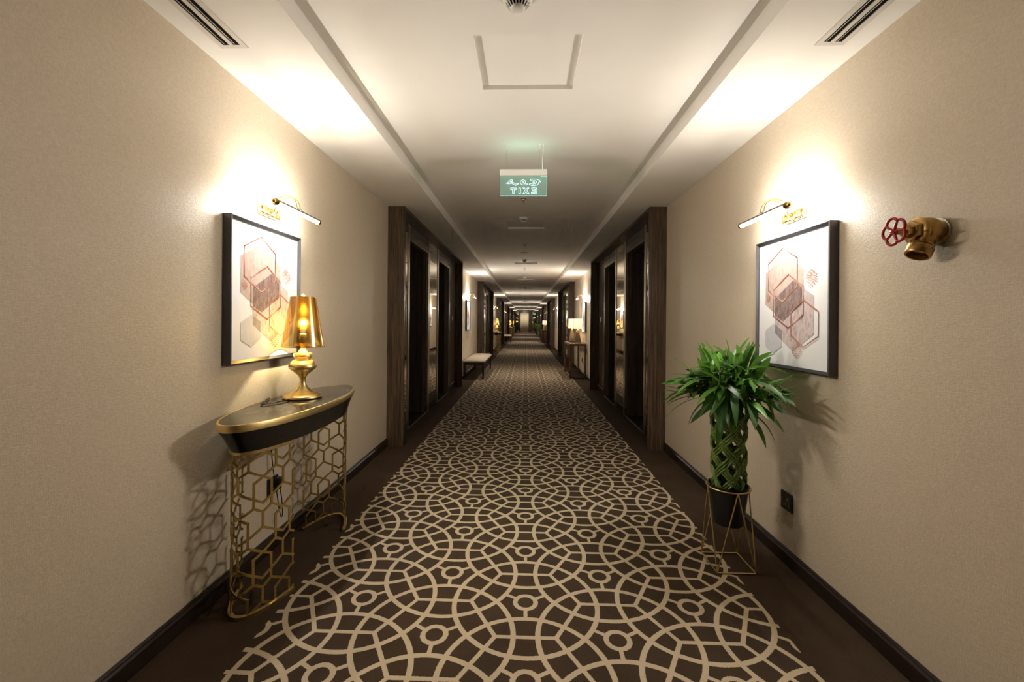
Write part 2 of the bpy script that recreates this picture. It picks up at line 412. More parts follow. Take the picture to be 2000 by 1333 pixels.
HATCH = [2.047 + 3.396 * k for k in range(14)]        # centres of access panels
HW, HL = .237, .215
m = MB()
m.box(-2.1, FXL, YB, YE + .2, ZS, 2.62); m.box(FXR, 2.1, YB, YE + .2, ZS, 2.62)
m.box(FXL, -HW, YB, YE + .2, ZT, 2.62); m.box(HW, FXR, YB, YE + .2, ZT, 2.62)
y = YB
for h in HATCH: m.box(-HW, HW, y, h - HL, ZT, 2.62); y = h + HL
m.box(-HW, HW, y, YE + .2, ZT, 2.62)
struct(m.build('ceiling', M_ceil), 'off white ceiling with raised central tray')
for k, h in enumerate(HATCH):
    o = MB().box(-HW, HW, h - HL, h + HL, ZT + .023, ZT + .045).build('access_panel', M_ceil)
    tag(o, f'{ORD[k]} recessed square access panel from the camera in the ceiling tray', 'access panel', 'ceiling access panels')

# ------------------------------------------------------------------ door portals
door_no = [0]
def portal(P, s, idx):
    y0, y1 = P[idx]
    near = idx < 3
    side = 'left' if s < 0 else 'right'
    root = bpy.data.objects.new(f'trim_{idx * 2 + (1 if s < 0 else 2)}', None); col.objects.link(root)
    root.location = (s * WX, y0, 0); struct(root, f'{ORD[idx]} dark wood door portal along the {side} wall')
    L = y1 - y0; k = (L - .12) / (8.20 - 4.23 - .12)
    def part(name, mt, d0, d1, a, b_, z0, z1, bev=0, par=root):
        return MB().box(-s * d0, -s * d1, a, b_, z0, z1, bev).build(name, mt, par)
    def yy(v): return (v - 4.23) * L / 3.97
    D = .034
    part('jamb', M_wood, -.05, .168, 0, .04, 0, ZS); part('jamb', M_wood, -.05, .168, L - .04, L, 0, ZS)
    part('header', M_woodY, -.12, .166, .04, L - .04, 2.358, ZS)
    n1a, n1b, n2a, n2b = yy(4.934), yy(5.856), yy(6.58), yy(7.457)
    # piers between the openings
    for a, b_, mir in ((.04, n1a, True), (n1b, n2a, True), (n2b, L - .04, False)):
        if mir:
            ma, mb = (a, yy(4.867)) if a < .1 else (yy(5.973), yy(6.504))
            top = 2.272 if a < .1 else 2.358
            part('pier', M_wood, -.42, .012, a, b_, 0, 2.358)
            part('skirting', M_base, .012, .028, a, b_, 0, .10)
            part('mirror', M_mirror, .012, .026, ma + .004, mb - .004, .10, top - .003)
            if top < 2.3: part('frieze', M_wood, .012, .030, a, b_, top, 2.358)
            if ma - a > .02: part('stile', M_stile, .012, D, a + .012, ma, .0, 2.358)
            if b_ - mb > .02: part('stile', M_stile, .012, D, mb, b_ - .006, .0, 2.358)
        else:
            part('pier', M_wood, -.42, .030, a + .03, b_, 0, 2.358)
            part('stile', M_stile, -.05, .036, a, a + .03, 0, 2.358)
            part('skirting', M_base, .030, .042, a + .03, b_, 0, .10)
            part('skirting_cap', M_threshold, .030, .044, a + .03, b_, .10, .106)
    for j, (a, b_) in enumerate(((n1a, n1b), (n2a, n2b))):
        part('transom', M_woodY, -.42, .020, a, b_, 2.275, 2.358)
        part('transom_rail', M_taupe, -.42, .030, a, b_, 2.186, 2.275)
        part('transom_lip', M_steel, -.02, .038, a, b_, 2.178, 2.186)
        part('threshold', M_threshold, .018, .036, a, b_, 0, .006)
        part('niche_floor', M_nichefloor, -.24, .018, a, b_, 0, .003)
        door_no[0] += 1
        dr = bpy.data.objects.new(f'door_{door_no[0]}', None); col.objects.link(dr); dr.location = (s * (WX + .20), y0 + a, 0)
        struct(dr, f'dark veneer guest room door in the {ORD[idx]} portal of the {side} wall')
        wd = b_ - a
        MB().box(0, s * .05, 0, wd, .003, 2.18).build('leaf', M_door, dr)
        fr = MB(); fr.box(-s * .165, 0, 0, .022, .003, 2.18); fr.build('lining', M_door, dr)
        fr = MB(); fr.box(-s * .165, 0, wd - .022, wd, .003, 2.18); fr.build('lining', M_door, dr)
        if near:
            hy = (wd - .10) if j == 1 else .10; sg = -1 if j == 1 else 1
            hd = MB(); hd.lathe([(.026, 0), (.026, .012), (.010, .014), (.010, .055)], 20)
            hd.xform(Matrix.Translation((0, hy, .945)) @ Matrix.Rotation(-s * pi / 2, 4, 'Y'))
            hd.tube([(-s * .055, hy, .945), (-s * .062, hy + sg * .02, .945), (-s * .062, hy + sg * .13, .943)], .0095, 10)
            hd.build('handle', M_steel, dr, 40)
    # room number plaque and card reader
    pl = MB(); pl.lathe([(.034, 0), (.034, .006), (.030, .009)], 32, sy=1.45)
    pl.xform(Matrix.Translation((-s * .030, yy(7.865), 1.30)) @ Matrix.Rotation(-s * pi / 2, 4, 'Y') @ Matrix.Rotation(pi / 2, 4, 'Z'))
    pl.build('number_plaque', M_white, root, 40)
    if s < 0: part('card_reader', M_black, .030, .042, yy(7.99), yy(8.045), 1.25, 1.345, .003)
for i in range(6): portal(PL, -1, i)
for i in range(6): portal(PR, 1, i)

# ------------------------------------------------------------------ far end: dark frame, curtained window, mirrors
m = MB(); m.box(-2, -1.27, YE, YE + .1, 0, 2.6); m.box(1.27, 2, YE, YE + .1, 0, 2.6); m.box(-1.27, 1.27, YE, YE + .1, 2.42, 2.6)
m.box(-.78, -.615, YE - .03, YE + .1, 0, 2.42); m.box(.385, .79, YE - .03, YE + .1, 0, 2.42); m.box(-.615, .385, YE - .03, YE + .1, 2.28, 2.42)
m.box(-2, 2, YE + .35, YE + .4, 0, 2.6)
we = struct(m.build('wall_end', M_door), 'dark wood end wall with mirrors either side of a curtained window')
MB().box(-1.27, -.78, YE - .005, YE + .02, .06, 2.42).build('mirror', M_mirror, we)
MB().box(.79, 1.27, YE - .005, YE + .02, .06, 2.42).build('mirror', M_mirror, we)
win = bpy.data.objects.new('window_1', None); col.objects.link(win); win.location = (0, YE, 0); struct(win, 'tall window in the far end wall behind a beige curtain')
MB().box(-.615, .385, .20, .206, .05, 2.28).build('pane', M_glass, win)
fr = MB(); fr.box(-.615, -.58, .18, .22, 0, 2.28); fr.box(.35, .385, .18, .22, 0, 2.28); fr.box(-.58, .35, .18, .22, 0, .05); fr.build('frame', M_wood, win)
rows = []
for i in range(121):
    u = i / 120; x = -.60 + u * .97
    yy_ = YE + .10 + .028 * sin(u * 58) + .010 * sin(u * 131 + 1)
    rows.append([(x, yy_, z) for z in (.02, 1.1, 2.27)])
cu = MB(); cu.grid(rows); o = cu.build('curtain', M_curtain, None, 80)
sm = o.modifiers.new('thick', 'SOLIDIFY'); sm.thickness = .003
tag(o, 'beige floor length curtain hanging in the far end window', 'curtain')

# ------------------------------------------------------------------ framed prints and picture lights
ART = {
 'D': [(-.06, .250), (.110, .158), (.110, -.005), (-.055, -.100), (-.220, -.008), (-.220, .165)],
 'E': [(.110, .272), (.182, .235), (.182, .128), (.112, .090), (.040, .130), (.040, .238)],
 'G': [(.030, .100), (.185, .020), (.185, -.163), (.028, -.251), (-.127, -.163), (-.127, .025)],
 'G2': [(.100, .063), (.185, .018), (.185, -.080), (.100, -.040)],
 'F': [(.030, .108), (.098, .066), (.098, -.018), (-.056, -.100), (-.127, -.070), (-.127, .022)],
 'H': [(-.137, -.112), (-.064, -.147), (-.064, -.232), (-.137, -.273), (-.217, -.235), (-.217, -.152)],
 'HG': [(-.127, -.118), (-.064, -.147), (-.064, -.200), (-.127, -.163)],
}
OUTL = [[(-.063, .284), (.060, .216), (.060, .071), (-.061, .003), (-.193, .072), (-.193, .217)],
        [(-.010, .140), (.109, .070), (.109, -.070), (-.010, -.135), (-.141, -.071), (-.141, .071)],
        [(.111, .003), (.217, -.055), (.217, -.171), (.113, -.226), (.013, -.170), (.013, -.055)]]
CHEV = [(.167, .104, .041, .043), (.063, -.245, .038, .041), (-.190, .030, .018, .022)]
def make_picture_parts(full):
    W, H, T = .302, .346, .040
    parts = []
    for nm, pts in (('b', None),):
        pass
    def side(q0, q1, i0, i1):
        m = MB()      # mitred moulding: outer edge to inner edge
        prof = lambda o_, i_: [(0, *o_), (T, *o_), (T + .002, *(o_[j] * .75 + i_[j] * .25 for j in (0, 1))), (T - .006, *i_), (0, *i_)]
        rows = [[(p[0], p[1], p[2]) for p in prof(q0, i0)], [(p[0], p[1], p[2]) for p in prof(q1, i1)]]
        V = m.grid(rows, closed_v=True); m.cap(V[0]); m.cap(V[1]); return m.mesh('frame_rail', M_frame)
    O = [(-W, -H), (W, -H), (W, H), (-W, H)]; I = [(-W + .018, -H + .018), (W - .018, -H + .018), (W - .018, H - .018), (-W + .018, H - .018)]
    for j in range(4): parts.append(('frame_rail', side(O[j], O[(j + 1) % 4], I[j], I[(j + 1) % 4])))
    parts.append(('paper', MB().box(.01, .028, -W + .016, W - .016, -H + .016, H - .016).mesh('paper', M_paper)))
    m = MB(); order = ['E', 'D', 'G', 'G2', 'F', 'H', 'HG']; mats = [M_pE, M_pD, M_pG, M_pG2, M_pF, M_pH, M_pHG, M_copper]
    for j, kx in enumerate(order):
        m.mi = j; m.poly([(.0283 + .0002 * j, u, v) for u, v in ART[kx]])
    m.mi = 7
    if full:
        for q, hx in enumerate(OUTL):
            for j in range(6):
                a, b_ = Vector((0, *hx[j])), Vector((0, *hx[(j + 1) % 6])); t = (b_ - a).normalized(); n = Vector((0, -t.z, t.y)) * .0028
                x = .030 + .0001 * q
                m.poly([(x, *(a + n - t * .0028).yz), (x, *(b_ + n + t * .0028).yz), (x, *(b_ - n + t * .0028).yz), (x, *(a - n - t * .0028).yz)])
        for cx, cy, rx, ry in CHEV:
            nrow = 8; nz = 3
            for r_ in range(nrow):
                zc = cy - ry + (r_ + .5) * 2 * ry / nrow
                f_ = min(1.0, 1.75 - 1.6 * abs(zc - cy) / ry); hw = rx * max(.25, f_)
                pw = 2 * rx / (2 * nz); n = int(round(2 * hw / pw)); hw = n * pw / 2
                zz = [zc + (.0035 if (i + r_ * 0) % 2 else -.0035) for i in range(n + 1)]
                for i in range(n):
                    u0, u1 = cx - hw + i * pw, cx - hw + (i + 1) * pw
                    m.poly([(.0302, u0, zz[i] - .0016), (.0302, u1, zz[i + 1] - .0016), (.0302, u1, zz[i + 1] + .0016), (.0302, u0, zz[i] + .0016)])
    parts.append(('print', m.mesh('print', mats)))
    return parts
PIC = make_picture_parts(True)

def light_parts():
    parts = []
    m = MB(); m.box(0, .022, -.085, .085, -.024, .024, .003); m.box(.022, .028, -.078, .078, -.018, .018, .003)
    parts.append(('backplate', m.mesh('backplate', M_brass, 40)))
    for sy in (-.016, .016):
        pts = [(.028, sy * .4, .0), (.045, sy * .6, .004)]
        for k in range(13):
            a = pi - pi * k / 12
            pts.append((.112 + .056 * cos(a), sy, .030 + .055 * sin(a)))
        pts.append((.170, sy, .018))
        parts.append(('arm', MB().tube(pts, .0032, 8).mesh('arm', M_brass, 60)))
    m = MB()
    for sg in (-1, 1):      # scroll ornament on the plate
        pts = [(.030 + .018 * (k / 14), sg * (.012 + .030 * sin(k / 14 * pi)), -.006 + .016 * sin(k / 14 * 2 * pi)) for k in range(15)]
        m.tube(pts, [.004 - .002 * k / 14 for k in range(15)], 6)
    m.lathe([(.001, -.006), (.007, -.003), (.007, .003), (.001, .006)], 12, (.034, 0, 0))
    parts.append(('scroll', m.mesh('scroll', M_brass, 60)))
    cx, cz, LT = .170, .0, .205
    m = MB(); n = 14; ro, ri = .0165, .0152
    a0, a1 = radians(4), radians(64)
    rows = []
    for yv in (-LT, LT):
        out = [(cx + ro * cos(a0 + (a1 - a0) * k / n), yv, cz + ro * sin(a0 + (a1 - a0) * k / n)) for k in range(n + 1)]
        inn = [(cx + ri * cos(a1 - (a1 - a0) * k / n), yv, cz + ri * sin(a1 - (a1 - a0) * k / n)) for k in range(n + 1)]
        rows.append(out + inn)
    V = m.grid(rows, closed_v=True); m.cap(V[0]); m.cap(V[1])
    m.box(cx - .006, cx + .006, -.026, .026, cz + .014, cz + .022, .002)
    parts.append(('hood', m.mesh('hood', M_steel, 40)))
    m = MB(); m.tube([(cx, -LT + .006, cz), (cx, LT - .006, cz)], .0125, 16, caps=False); parts.append(('tube', m.mesh('tube', M_tube, 60)))
    for sg in (-1, 1):
        m = MB(); m.lathe([(.0165, -.004), (.0175, .002), (.0175, .010), (.011, .014), (.012, .020), (.007, .026), (.001, .028)], 18)
        m.xform(Matrix.Translation((cx, sg * LT, cz)) @ Matrix.Rotation(-sg * pi / 2, 4, 'X'))
        parts.append(('end_cap', m.mesh('end_cap', M_brass, 50)))
    return parts
PLIGHT = light_parts()

def assemble(name, parts, label, cat, loc, rz, group=None):
    t = thing(name, label, cat, loc, rz, group)
    for nm, me in parts: link(nm, me, t)
    return t
CL = [2.205, 10.05, 18.2, 26.3, 34.4, 42.4]; CR = [2.235, 10.0, 18.15, 26.3, 34.4, 42.4]
NEARL = ['behind the gold lamp and oval console', 'above the nearer upholstered bench', 'above the second oval console beyond the bench', 'above the farther upholstered bench', 'above the third oval console', 'above the farthest oval console']
NEARR = ['beside the brass fire valve', 'above the nearer walnut side table', 'on the bare wall between second and third portals', 'above the farther walnut side table', 'above the distant potted bamboo', 'nearest the end mirror']
for i in range(6):
    assemble('framed_print', PIC, f'charcoal framed hexagon print {NEARL[i]}, left wall', 'picture', (-WX, CL[i], 1.387), 0, 'framed hexagon prints')
    assemble('framed_print', PIC, f'charcoal framed hexagon print {NEARR[i]}, right wall', 'picture', (WX, CR[i], 1.365), pi, 'framed hexagon prints')
    for t in (assemble('picture_light', PLIGHT, f'brass picture light {NEARL[i]}, left wall', 'wall light', (-WX, CL[i] + .030, 1.818), 0, 'brass picture lights'),
              assemble('picture_light', PLIGHT, f'brass picture light {NEARR[i]}, right wall', 'wall light', (WX, CR[i] + .0, 1.800), pi, 'brass picture lights')):
        for dx, dz, dr, fr_ in ((-.0135, 0, (-1, 0, 0), .21), (.004, -.0136, (1.25, 0, -1), .50), (-.001, .0140, (.75, 0, 1), .25)):
            area_lamp('lamp_glow', t, (.170 + dx, 0, dz), dr, TUBE_W * fr_, .39, .016, TUBE_COL)

# ------------------------------------------------------------------ oval console tables
def ellp(a, b_, t): return (b_ * cos(t), a * sin(t))
def console_parts():
    parts = []; a, b_ = .560, .183; ZTOP = .825; n = 72
    E_ = lambda a_, b2, z: [(*ellp(a_, b2, 2 * pi * k / n), z) for k in range(n)]
    m = MB(); V = m.grid([E_(a - .010, b_ - .010, ZTOP - .012), E_(a - .010, b_ - .010, ZTOP)], closed_v=True); m.cap(V[1]); m.cap(V[0])
    parts.append(('top', m.mesh('top', M_marble, 30)))
    m = MB(); m.grid([E_(a - .010, b_ - .010, ZTOP - .030), E_(a - .010, b_ - .010, ZTOP + .001), E_(a - .002, b_ - .002, ZTOP + .001), E_(a, b_, ZTOP - .002), E_(a, b_, ZTOP - .028), E_(a - .002, b_ - .002, ZTOP - .030)], closed_u=True, closed_v=True)
    parts.append(('rim', m.mesh('rim', M_gold, 40)))
    m = MB(); V = m.grid([E_(a - .072, b_ - .034, ZTOP - .128), E_(a - .036, b_ - .018, ZTOP - .07), E_(a - .004, b_ - .004, ZTOP - .030)], closed_v=True); m.cap(V[0]); m.cap(V[2])
    parts.append(('apron', m.mesh('apron', M_blackgloss, 30)))
    la, lb = .482, .146; zt_, zb_ = ZTOP - .128, .012
    # arc length table of the leg ellipse
    N = 720; S = [0.0]; prev = ellp(la, lb, 0)
    for k in range(1, N + 1):
        q = ellp(la, lb, 2 * pi * k / N); S.append(S[-1] + math.dist(prev, q)); prev = q
    def at(sv):          # sv measured from the tip at t = -pi/2
        s0 = (S[int(N * .75)] + sv) % S[-1]
        lo, hi = 0, N
        while hi - lo > 1:
            md = (lo + hi) // 2
            if S[md] <= s0: lo = md
            else: hi = md
        t = 2 * pi * (lo + (s0 - S[lo]) / max(1e-9, S[hi] - S[lo])) / N
        return t
    U = .000600; Wc, Rp = 320 * U, 268 * U
    segs = []
    for row in range(-2, 7):
        for cc in range(-3, 4):
            ox = cc * Wc + (Wc / 2 if row % 2 else 0); oz = zt_ + .02 - row * Rp
            def e(x0, z0, x1, z1): segs.append((ox + x0 * U, oz - z0 * U, ox + x1 * U, oz - z1 * U))
            e(-63, 0, -63, 175); e(63, 0, 63, 175); e(-63, 0, 97, -93); e(63, 0, -97, -93)
            e(-63, 175, 0, 214); e(63, 175, 0, 214); e(0, 214, 0, 322); e(0, 322, -160, 416); e(0, 322, 160, 416)
    S_WALL, S_FRONT = -.255, .255
    def clip(x0, z0, x1, z1, lo, hi):
        t0, t1 = 0.0, 1.0
        for p, d, mn, mx in ((x0, x1 - x0, lo, hi), (z0, z1 - z0, zb_, zt_)):
            if abs(d) < 1e-9:
                if p < mn or p > mx: return None
                continue
            u, v = (mn - p) / d, (mx - p) / d
            if u > v: u, v = v, u
            t0, t1 = max(t0, u), min(t1, v)
        if t1 - t0 < .03: return None
        return x0 + (x1 - x0) * t0, z0 + (z1 - z0) * t0, x0 + (x1 - x0) * t1, z0 + (z1 - z0) * t1
    for end in (1, -1):
        m = MB(); hw, th = .0051, .0022
        def pos(sv, z, off):
            t = at(sv); p = Vector(ellp(la, lb, t)); nrm = Vector((cos(t) / lb, sin(t) / la)).normalized()
            p = p + nrm * off
            return (p.x, p.y * end, z)
        for sg in segs:
            c = clip(*sg, S_WALL, S_FRONT)
            if not c: continue
            x0, z0, x1, z1 = c; ln = math.hypot(x1 - x0, z1 - z0); tx, tz = (x1 - x0) / ln, (z1 - z0) / ln
            x0 -= tx * hw * .9; z0 -= tz * hw * .9; x1 += tx * hw * .9; z1 += tz * hw * .9
            nx, nz = -tz * hw, tx * hw; k = max(1, int(abs(x1 - x0) / .018) + 1)
            rows = []
            for i in range(k + 1):
                f_ = i / k; x, z = x0 + (x1 - x0) * f_, z0 + (z1 - z0) * f_
                rows.append([pos(x + nx, z + nz, th), pos(x - nx, z - nz, th), pos(x - nx, z - nz, -th), pos(x + nx, z + nz, -th)])
            V = m.grid(rows, closed_v=True); m.cap(V[0]); m.cap(V[-1])
        parts.append(('lattice_leg', m.mesh('lattice_leg', M_screen)))
        for nm, z0, z1, off in (('foot_rail', 0.0, .016, .008), ('top_rail', zt_ - .012, zt_ + .002, .006)):
            m = MB(); k = 40; rows = []
            for i in range(k + 1):
                sv = S_WALL + (S_FRONT - S_WALL) * i / k
                rows.append([pos(sv, z0, off), pos(sv, z1, off), pos(sv, z1, -off), pos(sv, z0, -off)])
            V = m.grid(rows, closed_v=True); m.cap(V[0]); m.cap(V[-1])
            parts.append((nm, m.mesh(nm, M_gold, 40)))
    return parts
CONS = console_parts()
CONX = -WX + .190
CPOS = [2.225, 18.25, 34.4, 42.4]
CN = ['nearest the camera on the left', 'beyond the nearer bench', 'third from the camera', 'farthest from the camera']
for i, y in enumerate(CPOS):
    assemble('console_table', CONS, f'oval black console with gold hexagon lattice legs, {CN[i]}', 'console table', (CONX, y, 0), 0, 'oval console tables')

def gold_lamp_parts(cord):
    parts = []
    prof = [(.094, 0), (.0995, .004), (.0995, .013), (.094, .018), (.075, .024), (.050, .036), (.030, .054), (.019, .074), (.0145, .095), (.017, .112), (.028, .128), (.046, .143), (.061, .155), (.068, .163), (.069, .168)]
    parts.append(('stem', MB().lathe(prof, 48).mesh('stem', M_gold, 50)))
    parts.append(('dome', MB().lathe([(.0705, .168), (.0705, .172), (.069, .180), (.062, .193), (.052, .203), (.040, .209)], 48).mesh('dome', M_gold, 50)))
    parts.append(('collar', MB().lathe([(.038, .209), (.042, .220), (.048, .226), (.048, .240), (.046, .243), (.028, .245), (.017, .262), (.013, .275), (.013, .300)], 40).mesh('collar', M_gold, 40)))
    m = MB(); n = 48
    m.lathe([(.1085, .278), (.0640, .549)], n, caps=False); m.lathe([(.1065, .2785), (.1095, .2785), (.1095, .2825), (.1065, .2825)], n, caps=False)
    m.lathe([(.0620, .546), (.0650, .546), (.0650, .5500), (.0620, .5500)], n, caps=False)
    parts.append(('shade', m.mesh('shade', M_goldshade, 50)))
    parts.append(('candle', MB().lathe([(.017, .300), (.019, .315), (.019, .345), (.015, .350)], 20).mesh('candle', M_white, 50)))
    parts.append(('bulb', MB().lathe([(.009, .350), (.0165, .372), (.008, .412), (.001, .424)], 8).mesh('bulb', M_bulb, 60)))
    m = MB()
    for k in range(3):
        a = 2 * pi * k / 3 + .4; m.bar((.006 * cos(a), .006 * sin(a), .548), (.063 * cos(a), .063 * sin(a), .548), .003, .003)
    m.tube([(0, 0, .546), (0, 0, .556)], .008, 10); m.lathe([(.008, .556), (.012, .560), (.008, .566), (.001, .568)], 14)
    parts.append(('finial', m.mesh('finial', M_gold, 50)))
    return parts
GL = gold_lamp_parts(True)
for i, y in enumerate(CPOS):
    yl = y + .085 if i == 0 else y
    t = assemble('table_lamp', GL, f'gold table lamp with metallic shade on the oval console {CN[i]}', 'lamp', (-1.216, yl, .8255), 0, 'gold table lamps')
    point_lamp('lamp_glow', t, (0, 0, .378), BULB_W, (1.0, .86, .56), .011)
    if i == 0:
        # cord loops over the table, drops behind it and ends in the wall socket
        pts = [(-.02, -.09, .006), (-.03, -.14, .006), (-.05, -.19, .006), (-.078, -.225, .006), (-.098, -.215, .006), (-.110, -.17, .006), (-.135, -.10, .006), (-.150, -.06, .004), (-.155, -.04, -.03), (-.152, -.05, -.12), (-.140, -.055, -.25), (-.130, -.050, -.38), (-.126, -.035, -.46), (-.120, -.020, -.56), (-.115, -.012, -.62), (-.112, .0, -.655), (-.112, .012, -.64), (-.118, .012, -.56), (-.122, .0, -.495)]
        P = [Vector(p) for p in pts]; sm_ = []
        for k in range(len(P) - 1):
            p0, p1, p2, p3 = P[max(k - 1, 0)], P[k], P[k + 1], P[min(k + 2, len(P) - 1)]
            for q in range(5):
                u = q / 5; sm_.append(.5 * ((2 * p1) + (p2 - p0) * u + (2 * p0 - 5 * p1 + 4 * p2 - p3) * u * u + (3 * p1 - p0 - 3 * p2 + p3) * u ** 3))
        sm_.append(P[-1])
        MB().tube(sm_, .0027, 8).build('cord', M_black, t, 60)
        m = MB(); m.box(-.150, -.112, -.020, .022, -.485, -.440, .005); m.box(-.128, -.115, -.006, .008, -.502, -.484, .003); m.build('plug', M_black, t)

# ------------------------------------------------------------------ wall sockets
def socket_parts():
    m = MB(); m.box(0, .009, -.047, .047, -.047, .047, .002)
    p = [('plate', m.mesh('plate', M_black))]
    m = MB(); m.box(.009, .0105, -.036, .036, -.036, .036, .001); p.append(('insert', m.mesh('insert', M_blackgloss)))
    m = MB(); m.box(.0105, .013, -.028, -.012, .010, .026, .001); p.append(('switch', m.mesh('switch', M_black)))
    for (u, v) in ((.010, .010), (-.004, -.016), (.022, -.016)):
        m = MB(); m.box(.0103, .0108, u - .004, u + .004, v - .006, v + .006); p.append(('pin_hole', m.mesh('pin_hole', M_taupe)))
    return p
SOCK = socket_parts()
assemble('wall_socket', SOCK, 'black power socket under the oval console with lamp plug in it', 'socket', (-WX, 2.30, .345), 0, 'wall sockets')
assemble('wall_socket', SOCK, 'black power socket low on the wall beside the potted bamboo', 'socket', (WX, 2.284, .325), pi, 'wall sockets')
assemble('wall_socket', SOCK, 'black power socket behind the nearer walnut side table', 'socket', (WX, 10.35, .345), pi, 'wall sockets')

# ------------------------------------------------------------------ brass fire valve
t = thing('fire_valve', 'brass fire hose valve with red handwheel on the right wall', 'valve', (WX, 1.475, 1.563), pi)
RY = Matrix.Rotation(pi / 2, 4, 'Y')
m = MB(); m.lathe([(.042, 0), (.044, .003), (.044, .007), (.040, .009)], 36); m.xform(RY); m.build('escutcheon', M_steel, t, 40)
m = MB(); m.lathe([(.034, .004), (.036, .012), (.042, .022), (.046, .034), (.046, .050), (.042, .060), (.040, .066)], 36); m.xform(RY); m.build('body', M_castbrass, t, 50)
ax_ = Vector((.46, 0.10, -.88)).normalized(); q = Vector((0, 0, 1)).rotation_difference(ax_).to_matrix().to_4x4()
m = MB(); m.lathe([(.028, 0), (.031, .020), (.030, .048), (.034, .052), (.034, .056), (.030, .058), (.0355, .062), (.0355, .090), (.033, .093), (.0285, .093), (.0275, .068), (.022, .062), (.016, .060)], 36, caps=False)
m.xform(Matrix.Translation((.036, 0, 0)) @ q); m.build('hose_outlet', M_castbrass, t, 40)
m = MB(); m.lathe([(.002, 0), (.020, 0)], 24, caps=False); m.xform(Matrix.Translation(Vector((.036, 0, 0)) + ax_ * .052) @ q); m.build('valve_seat', M_dark, t)
m = MB(); m.lathe([(.044, .064), (.047, .067), (.047, .073), (.043, .076), (.038, .080)], 36); m.xform(RY); m.build('bonnet_ring', M_castbrass, t, 40)
m = MB(); m.lathe([(.036, .078), (.036, .094), (.032, .097)], 6); m.xform(RY); m.build('bonnet_nut', M_castbrass, t)
m = MB(); m.lathe([(.022, .096), (.022, .112), (.018, .114)], 6); m.lathe([(.011, .112), (.011, .140)], 20); m.xform(RY); m.build('stem', M_castbrass, t, 40)
WD = .146
m = MB(); n = 100; pts = []
for k in range(n):
    a = 2 * pi * k / n; r_ = .0455 * (.76 + .24 * abs(sin(2.5 * a)) ** .6)
    pts.append((WD, r_ * cos(a), r_ * sin(a)))
m.tube(pts, .0046, 8, closed=True)
wh = m.build('handwheel', M_red, t, 60)
for k in range(5):
    a = 2 * pi * k / 5
    MB().tube([(WD + .001, .008 * cos(a), .008 * sin(a)), (WD, .036 * cos(a), .036 * sin(a))], [.0050, .0040], 8).build('spoke', M_red, wh, 60)
m = MB(); m.lathe([(.010, WD - .008), (.011, WD), (.009, WD + .006)], 18); m.xform(RY); m.build('hub', M_red, wh, 50)
m = MB(); m.lathe([(.0045, WD + .006), (.0045, WD + .012), (.002, WD + .0135)], 12); m.xform(RY); m.build('nut', M_steel, t, 40)
m = MB(); m.tube([(.062 + .006 * cos(a_ * pi / 6), .042, -.062 + .006 * sin(a_ * pi / 6)) for a_ in range(12)], .0012, 6, closed=True); m.build('chain_loop', M_steel, t, 60)

# ------------------------------------------------------------------ plant stand and braided bamboo
PX, PY = 1.062, 2.268
st = thing('plant_stand', 'gold wire plant stand holding the black pot beside the right wall', 'plant stand', (PX, PY, 0))
ZR, RR = .405, .104
hb = .096; B = [(-hb, -hb), (hb, -hb), (hb, hb), (-hb, hb)]
for k in range(4): MB().tube([(*B[k], .005), (*B[(k + 1) % 4], .005)], .0035, 8).build('base_bar', M_gold, st, 60)
m = MB(); m.tube([(RR * cos(2 * pi * k / 48), RR * sin(2 * pi * k / 48), ZR) for k in range(48)], .0042, 8, closed=True); m.build('top_ring', M_gold, st, 60)
for k in range(4):
    a = [-pi / 2, 0, pi / 2, pi][k]; tp = (RR * cos(a), RR * sin(a), ZR)
    for c in (B[k], B[(k + 1) % 4]): MB().tube([(*c, .005), tp], .0033, 8).build('strut', M_gold, st, 60)

def spline(P, sub=4):
    P = [Vector(p) for p in P]; out = []
    for k in range(len(P) - 1):
        p0, p1, p2, p3 = P[max(k - 1, 0)], P[k], P[k + 1], P[min(k + 2, len(P) - 1)]
        for q_ in range(sub):
            u = q_ / sub; out.append(.5 * ((2 * p1) + (p2 - p0) * u + (2 * p0 - 5 * p1 + 4 * p2 - p3) * u * u + (3 * p1 - p0 - 3 * p2 + p3) * u ** 3))
    return out + [P[-1]]
bp = thing('potted_bamboo', 'braided lucky bamboo with bushy green leaves in black pot', 'potted plant', (PX, PY, 0))
m = MB(); m.lathe([(.066, .215), (.072, .217), (.096, .412), (.0985, .414), (.0985, .417), (.093, .417), (.091, .385)], 48); m.build('pot', M_black, bp, 40)
m = MB(); m.lathe([(.001, .386), (.0905, .384)], 32, caps=False); m.build('soil', M_soil, bp)
NB, RB, Z0, Z1 = 5, .080, .385, .82
tops = []
